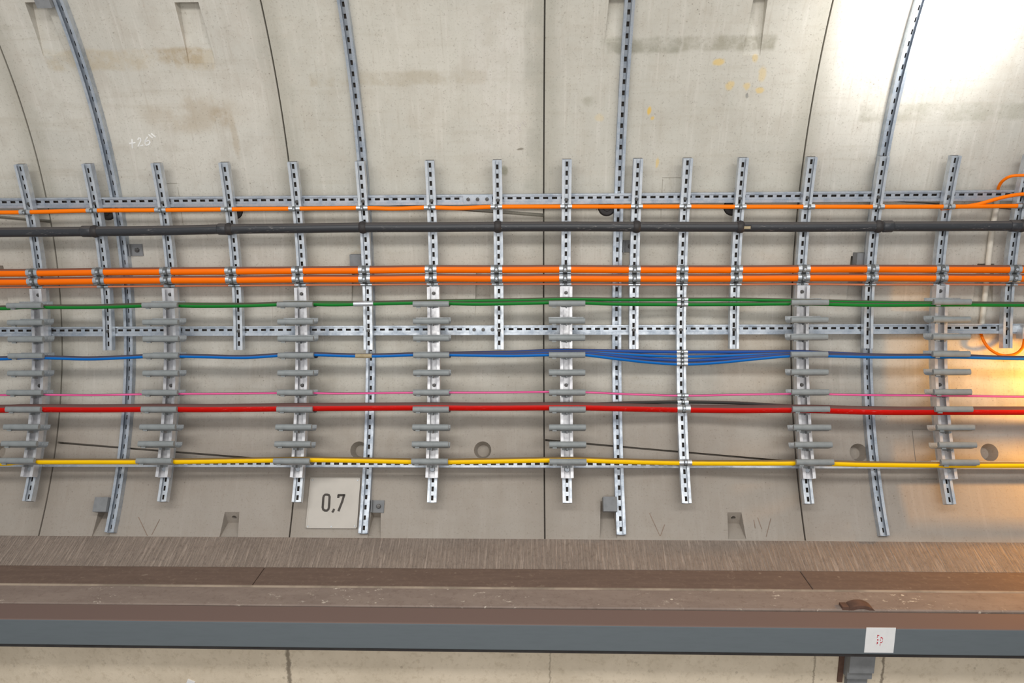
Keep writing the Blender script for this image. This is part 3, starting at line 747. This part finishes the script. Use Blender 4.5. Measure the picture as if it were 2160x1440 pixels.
tag(m.build('support_bracket', [M['pad'], M['rust_or_shade']], broot), 'pale grey bracket')
pc_ = onY(1812, 1284, 3.43)
m = MB(); n = 18; ro, ri = .098, .082
poly = [(ro * math.cos(math.pi * i / n), ro * math.sin(math.pi * i / n)) for i in range(n + 1)] + [(ri * math.cos(math.pi - math.pi * i / n), ri * math.sin(math.pi - math.pi * i / n)) for i in range(n + 1)]
m.prism(poly, (pc_.x, 3.432, EYE - 2.142), (ax[0], ax[2], ax[1]), .030); m.box((pc_.x - .080, 3.425, EYE - 2.068), (.016, .022, .016))
poly = [(ri * math.cos(math.pi * i / n), ri * math.sin(math.pi * i / n)) for i in range(n + 1)]
m.prism(poly, (pc_.x, 3.436, EYE - 2.142), (ax[0], ax[2], ax[1]), .02)
tag(m.build('half_round_collar', M['rust_or_shade'], broot, 40), 'rusty brown half-round collar')

# sticker on the beam
a, b = onY(1827.5, 1323, YF), onY(1884, 1376, YF); c = (a + b) / 2
st = thing('sticker', (c.x, YF, b.z), 'small white square sticker with red marks on the grey beam', 'sticker')
m = MB(); m.box((c.x, YF - .0006, c.z), ((b.x - a.x) / 2, .0012, (a.z - b.z) / 2)); m.build('label_sheet', M['white'], st)
m = MB()
for zx, zy, w, h in ((738, 636, 22, 16), (722, 662, 7, 18), (793, 672, 20, 16), (812, 690, 8, 22), (732, 708, 20, 15), (775, 712, 8, 22), (722, 760, 12, 34), (790, 756, 22, 16), (808, 730, 7, 16), (770, 786, 8, 14), (768, 804, 10, 5)):
    p = onY(1760 + zx / 8, 1260 + zy / 8, YF); m.prism([(-w / 8 / F * 3.9 * .7, -h / 8 / F * 3.9 * .75), (w / 8 / F * 3.9 * .9, 0), (-w / 8 / F * 3.9 * .65, h / 8 / F * 3.9 * .75)], (p.x, YF - .0020, p.z), (ax[0], ax[2], ax[1]), .0006)
tag(m.build('printed_marks', M['redink'], st), 'red print')

# ------------------------------------------------------------------ sign and marks
def ribbon(m, pts, w, c, ax_u, ax_v, ax_n, t=.0012, closed=False):
    """flat stroke of width w through (u,v) points"""
    n = len(pts); vs = []
    for i in range(n):
        p = Vector(pts[i]); q0 = Vector(pts[(i - 1) % n] if closed else pts[max(i - 1, 0)]); q1 = Vector(pts[(i + 1) % n] if closed else pts[min(i + 1, n - 1)])
        d = (q1 - q0).normalized(); nn = Vector((-d.y, d.x)) * w / 2
        for s_ in (1, -1):
            e = p + nn * s_
            for k in (0, t): vs.append(c + ax_u * e.x + ax_v * e.y + ax_n * k)
    fs = []
    for i in range(n if closed else n - 1):
        a_, b_ = 4 * i, 4 * ((i + 1) % n)
        fs += [(a_, b_, b_ + 2, a_ + 2), (a_ + 1, a_ + 3, b_ + 3, b_ + 1), (a_, a_ + 1, b_ + 1, b_), (a_ + 2, b_ + 2, b_ + 3, a_ + 3)]
    if not closed: fs += [(0, 2, 3, 1), (4 * n - 4, 4 * n - 3, 4 * n - 1, 4 * n - 2)]
    m.add(vs, fs)
X1 = Vector((1, 0, 0))
sx, sth = meas(703, 1060, .012); s0 = W(sx, sth, .012); sn, stt = N(sth), T(sth)
sg = thing('number_sign', s0 - stt * .17, 'square pale metal sign reading 0,7 fixed to the concrete', 'sign')
def S(x, y):
    """photo point -> (u, v) on the plate"""
    d = ray(x, y); e = Vector((0, 0, EYE)); t = (s0 - e).dot(sn) / d.dot(sn); p = e + d * t - s0
    return (p.x, p.dot(stt))
cs = [S(655, 1007), S(760, 1007), S(754, 1114), S(645, 1114)]
hw = (cs[1][0] - cs[0][0] + cs[2][0] - cs[3][0]) / 4; hh = (cs[0][1] + cs[1][1] - cs[2][1] - cs[3][1]) / 4
cu = sum(c[0] for c in cs) / 4; cv = sum(c[1] for c in cs) / 4
m = MB(); pc0 = s0 + X1 * cu + stt * cv
m.box(pc0, (hw, .0025, hh), (X1, sn, stt))
for i in range(4):   # folded rim
    q = ((0, 1, hw, .003), (0, -1, hw, .003), (1, 0, .003, hh), (-1, 0, .003, hh))[i]
    m.box(pc0 + X1 * (q[0] * (hw - .003)) + stt * (q[1] * (hh - .003)) + sn * .002, (q[2], .003, q[3]), (X1, sn, stt))
m.build('plate', M['sign'], sg)
face = s0 + sn * .0027
def digit(name, strokes, w):
    m = MB()
    for pts, cl in strokes: ribbon(m, [S(*p) for p in pts], w, face, X1, stt, sn, .001, cl)
    return m.build(name, M['ink'], sg)
o0 = [(683.5, 1045.5), (686, 1043.2), (690, 1043), (694, 1044), (695.5, 1047.5), (694.2, 1070), (693, 1074), (690, 1076.5), (685.5, 1076.5), (682.2, 1074.5), (681, 1070), (682.4, 1049)]
digit('digit_zero', [(o0, True)], .0135)
digit('comma', [([(705, 1073), (703.8, 1076.5), (701, 1080.5)], False)], .013)
digit('digit_seven', [([(713.8, 1050), (714.3, 1043.8)], False), ([(712.6, 1044.2), (728.4, 1044.2)], False), ([(726.4, 1043), (722, 1058), (714, 1078)], False)], .0135)
RIV = hexmesh('rivet', .004, .003, M['zinc'], 8)
for px in ((660, 1012), (755, 1013), (650, 1110), (699, 1110.5), (748.5, 1109.5)):
    u, v = S(*px); put('rivet', RIV, sg, face + X1 * u + stt * v, sth)

def marks(name, label, strokes, w, mat, cat='chalk mark'):
    m = MB(); cs_ = []
    for st_ in strokes:
        pts = [meas(*p) for p in st_]; x0 = sum(p[0] for p in pts) / len(pts); t0 = sum(p[1] for p in pts) / len(pts)
        ribbon(m, [(p[0] - x0, (p[1] - t0) * R) for p in pts], w, W(x0, t0, .0002), X1, T(t0), N(t0), .0012)
        cs_.append(W(x0, t0))
    return tag(m.build(name, M[mat], None, None, origin=cs_[0]), label, cat)
d3 = lambda L: [(a / 3, b / 3) for a, b in L]
marks('chalk_writing', 'white chalk figures +26 with two ticks on the upper left concrete', [d3([(818, 908), (858, 901)]), d3([(836, 880), (838, 938)]), d3([(872, 884), (880, 872), (890, 874), (892, 888), (874, 926), (906, 917)]),
      d3([(934, 866), (920, 888), (918, 908), (926, 918), (942, 914), (950, 898), (942, 888), (924, 894)]), d3([(940, 850), (966, 872)]), d3([(957, 844), (986, 868)])], .0075, 'chalk')
c14 = lambda L: [(1020 + a / 14.4, 220 + b / 14.4) for a, b in L]
marks('chalk_writing', 'faint chalk scrawl left of the central ring joint', [c14([(760, 620), (810, 590), (880, 650), (850, 760), (780, 860)]), c14([(1060, 560), (1040, 640), (1100, 720), (1160, 800), (1080, 820), (1060, 760), (1130, 660), (1120, 570)]), c14([(1180, 520), (1250, 640)]), c14([(1230, 470), (1310, 580)])], .005, 'faint')
marks('pencil_mark', 'thin brown V scratched below the second cable rack', [[(292, 1090), (311, 1130)], [(337, 1095), (320, 1128)]], .004, 'pencil', 'mark')
marks('pencil_mark', 'thin brown V scratched right of the central lower block', [[(1370, 1082), (1392, 1130)], [(1402, 1106), (1393, 1130)]], .004, 'pencil', 'mark')
marks('pencil_mark', 'thin brown scratches right of the empty lower right pocket', [[(1590, 1096), (1593, 1114)], [(1598, 1091), (1607, 1116)], [(1626, 1093), (1616, 1132)]], .004, 'pencil', 'mark')

# white scrap on the lower wall
p = onY(402, 1437, 3.402); m = MB(); m.box((p.x, 3.398, p.z - .008), (.02, .004, .018), (Vector((.9, 0, -.4)).normalized(), Vector((0, 1, 0)), Vector((.4, 0, .9)).normalized()))
tag(m.build('paper_scrap', M['white'], None, None, origin=p), 'small white scrap stuck on the beige lower wall', 'paper scrap')

# ------------------------------------------------------------------ light
def area(name, loc, target, size, size_y, power, col):
    l = bpy.data.lights.new(name, 'AREA'); l.shape = 'RECTANGLE'; l.size = size; l.size_y = size_y; l.energy = power; l.color = col
    o = bpy.data.objects.new(name, l); C.objects.link(o); o.location = loc
    o.rotation_euler = (Vector(target) - Vector(loc)).to_track_quat('-Z', 'Y').to_euler(); return o
# row of tunnel luminaires overhead
area('tunnel_or_fill_light', (0, .4, EYE + 1.9), (0, 4.2, EYE - .2), 7.0, .6, 135, (1, .975, .94))
area('tunnel_or_fill_light', (0, -1.4, EYE + .1), (0, 3.6, EYE - 1.2), 6.0, 1.2, 90, (1, .97, .93))  # unseen fill light added from the front to brighten the lower wall
# lamp close to the wall just above the upper right corner
gx, gt = meas(2000, -30)
l = bpy.data.lights.new('wall_lamp', 'AREA'); l.shape = 'DISK'; l.size = .25; l.energy = 13; l.color = (1, .99, .97); l.spread = math.radians(130)
o = bpy.data.objects.new('wall_lamp', l); C.objects.link(o); o.location = W(gx, gt + .03, .56)
o.rotation_euler = (W(gx, gt) - o.location).to_track_quat('-Z', 'Y').to_euler()
# amber lamp past the right edge
l = bpy.data.lights.new('amber_lamp', 'SPOT'); l.energy = 85; l.color = (1, .43, .0); l.shadow_soft_size = .04; l.spot_size = math.radians(102); l.spot_blend = .4
o = bpy.data.objects.new('amber_lamp', l); C.objects.link(o); o.location = W(3.50, -.30, .40)
o.rotation_euler = (W(2.5, -.42) - o.location).to_track_quat('-Z', 'Y').to_euler()

w = bpy.data.worlds.new('tunnel_air'); SC.world = w; w.use_nodes = True
w.node_tree.nodes['Background'].inputs[0].default_value = (.86, .88, .90, 1); w.node_tree.nodes['Background'].inputs[1].default_value = .48

# ------------------------------------------------------------------ camera
cd = bpy.data.cameras.new('camera'); cd.sensor_width = 36; cd.lens = F / 2160 * 36; cd.clip_start = .05
co = bpy.data.objects.new('camera', cd); C.objects.link(co)
r_, u_, f_ = (wv(ROT @ Vector(v)) for v in ((1, 0, 0), (0, 1, 0), (0, 0, 1)))
mw = Matrix((r_, u_, -f_)).transposed().to_4x4(); mw.translation = Vector((0, 0, EYE)); co.matrix_world = mw
SC.camera = co
SC.view_settings.view_transform = 'Standard'; SC.view_settings.look = 'None'
SC.view_settings.exposure = 0.0; SC.view_settings.gamma = 1.0; SC.view_settings.use_curve_mapping = False
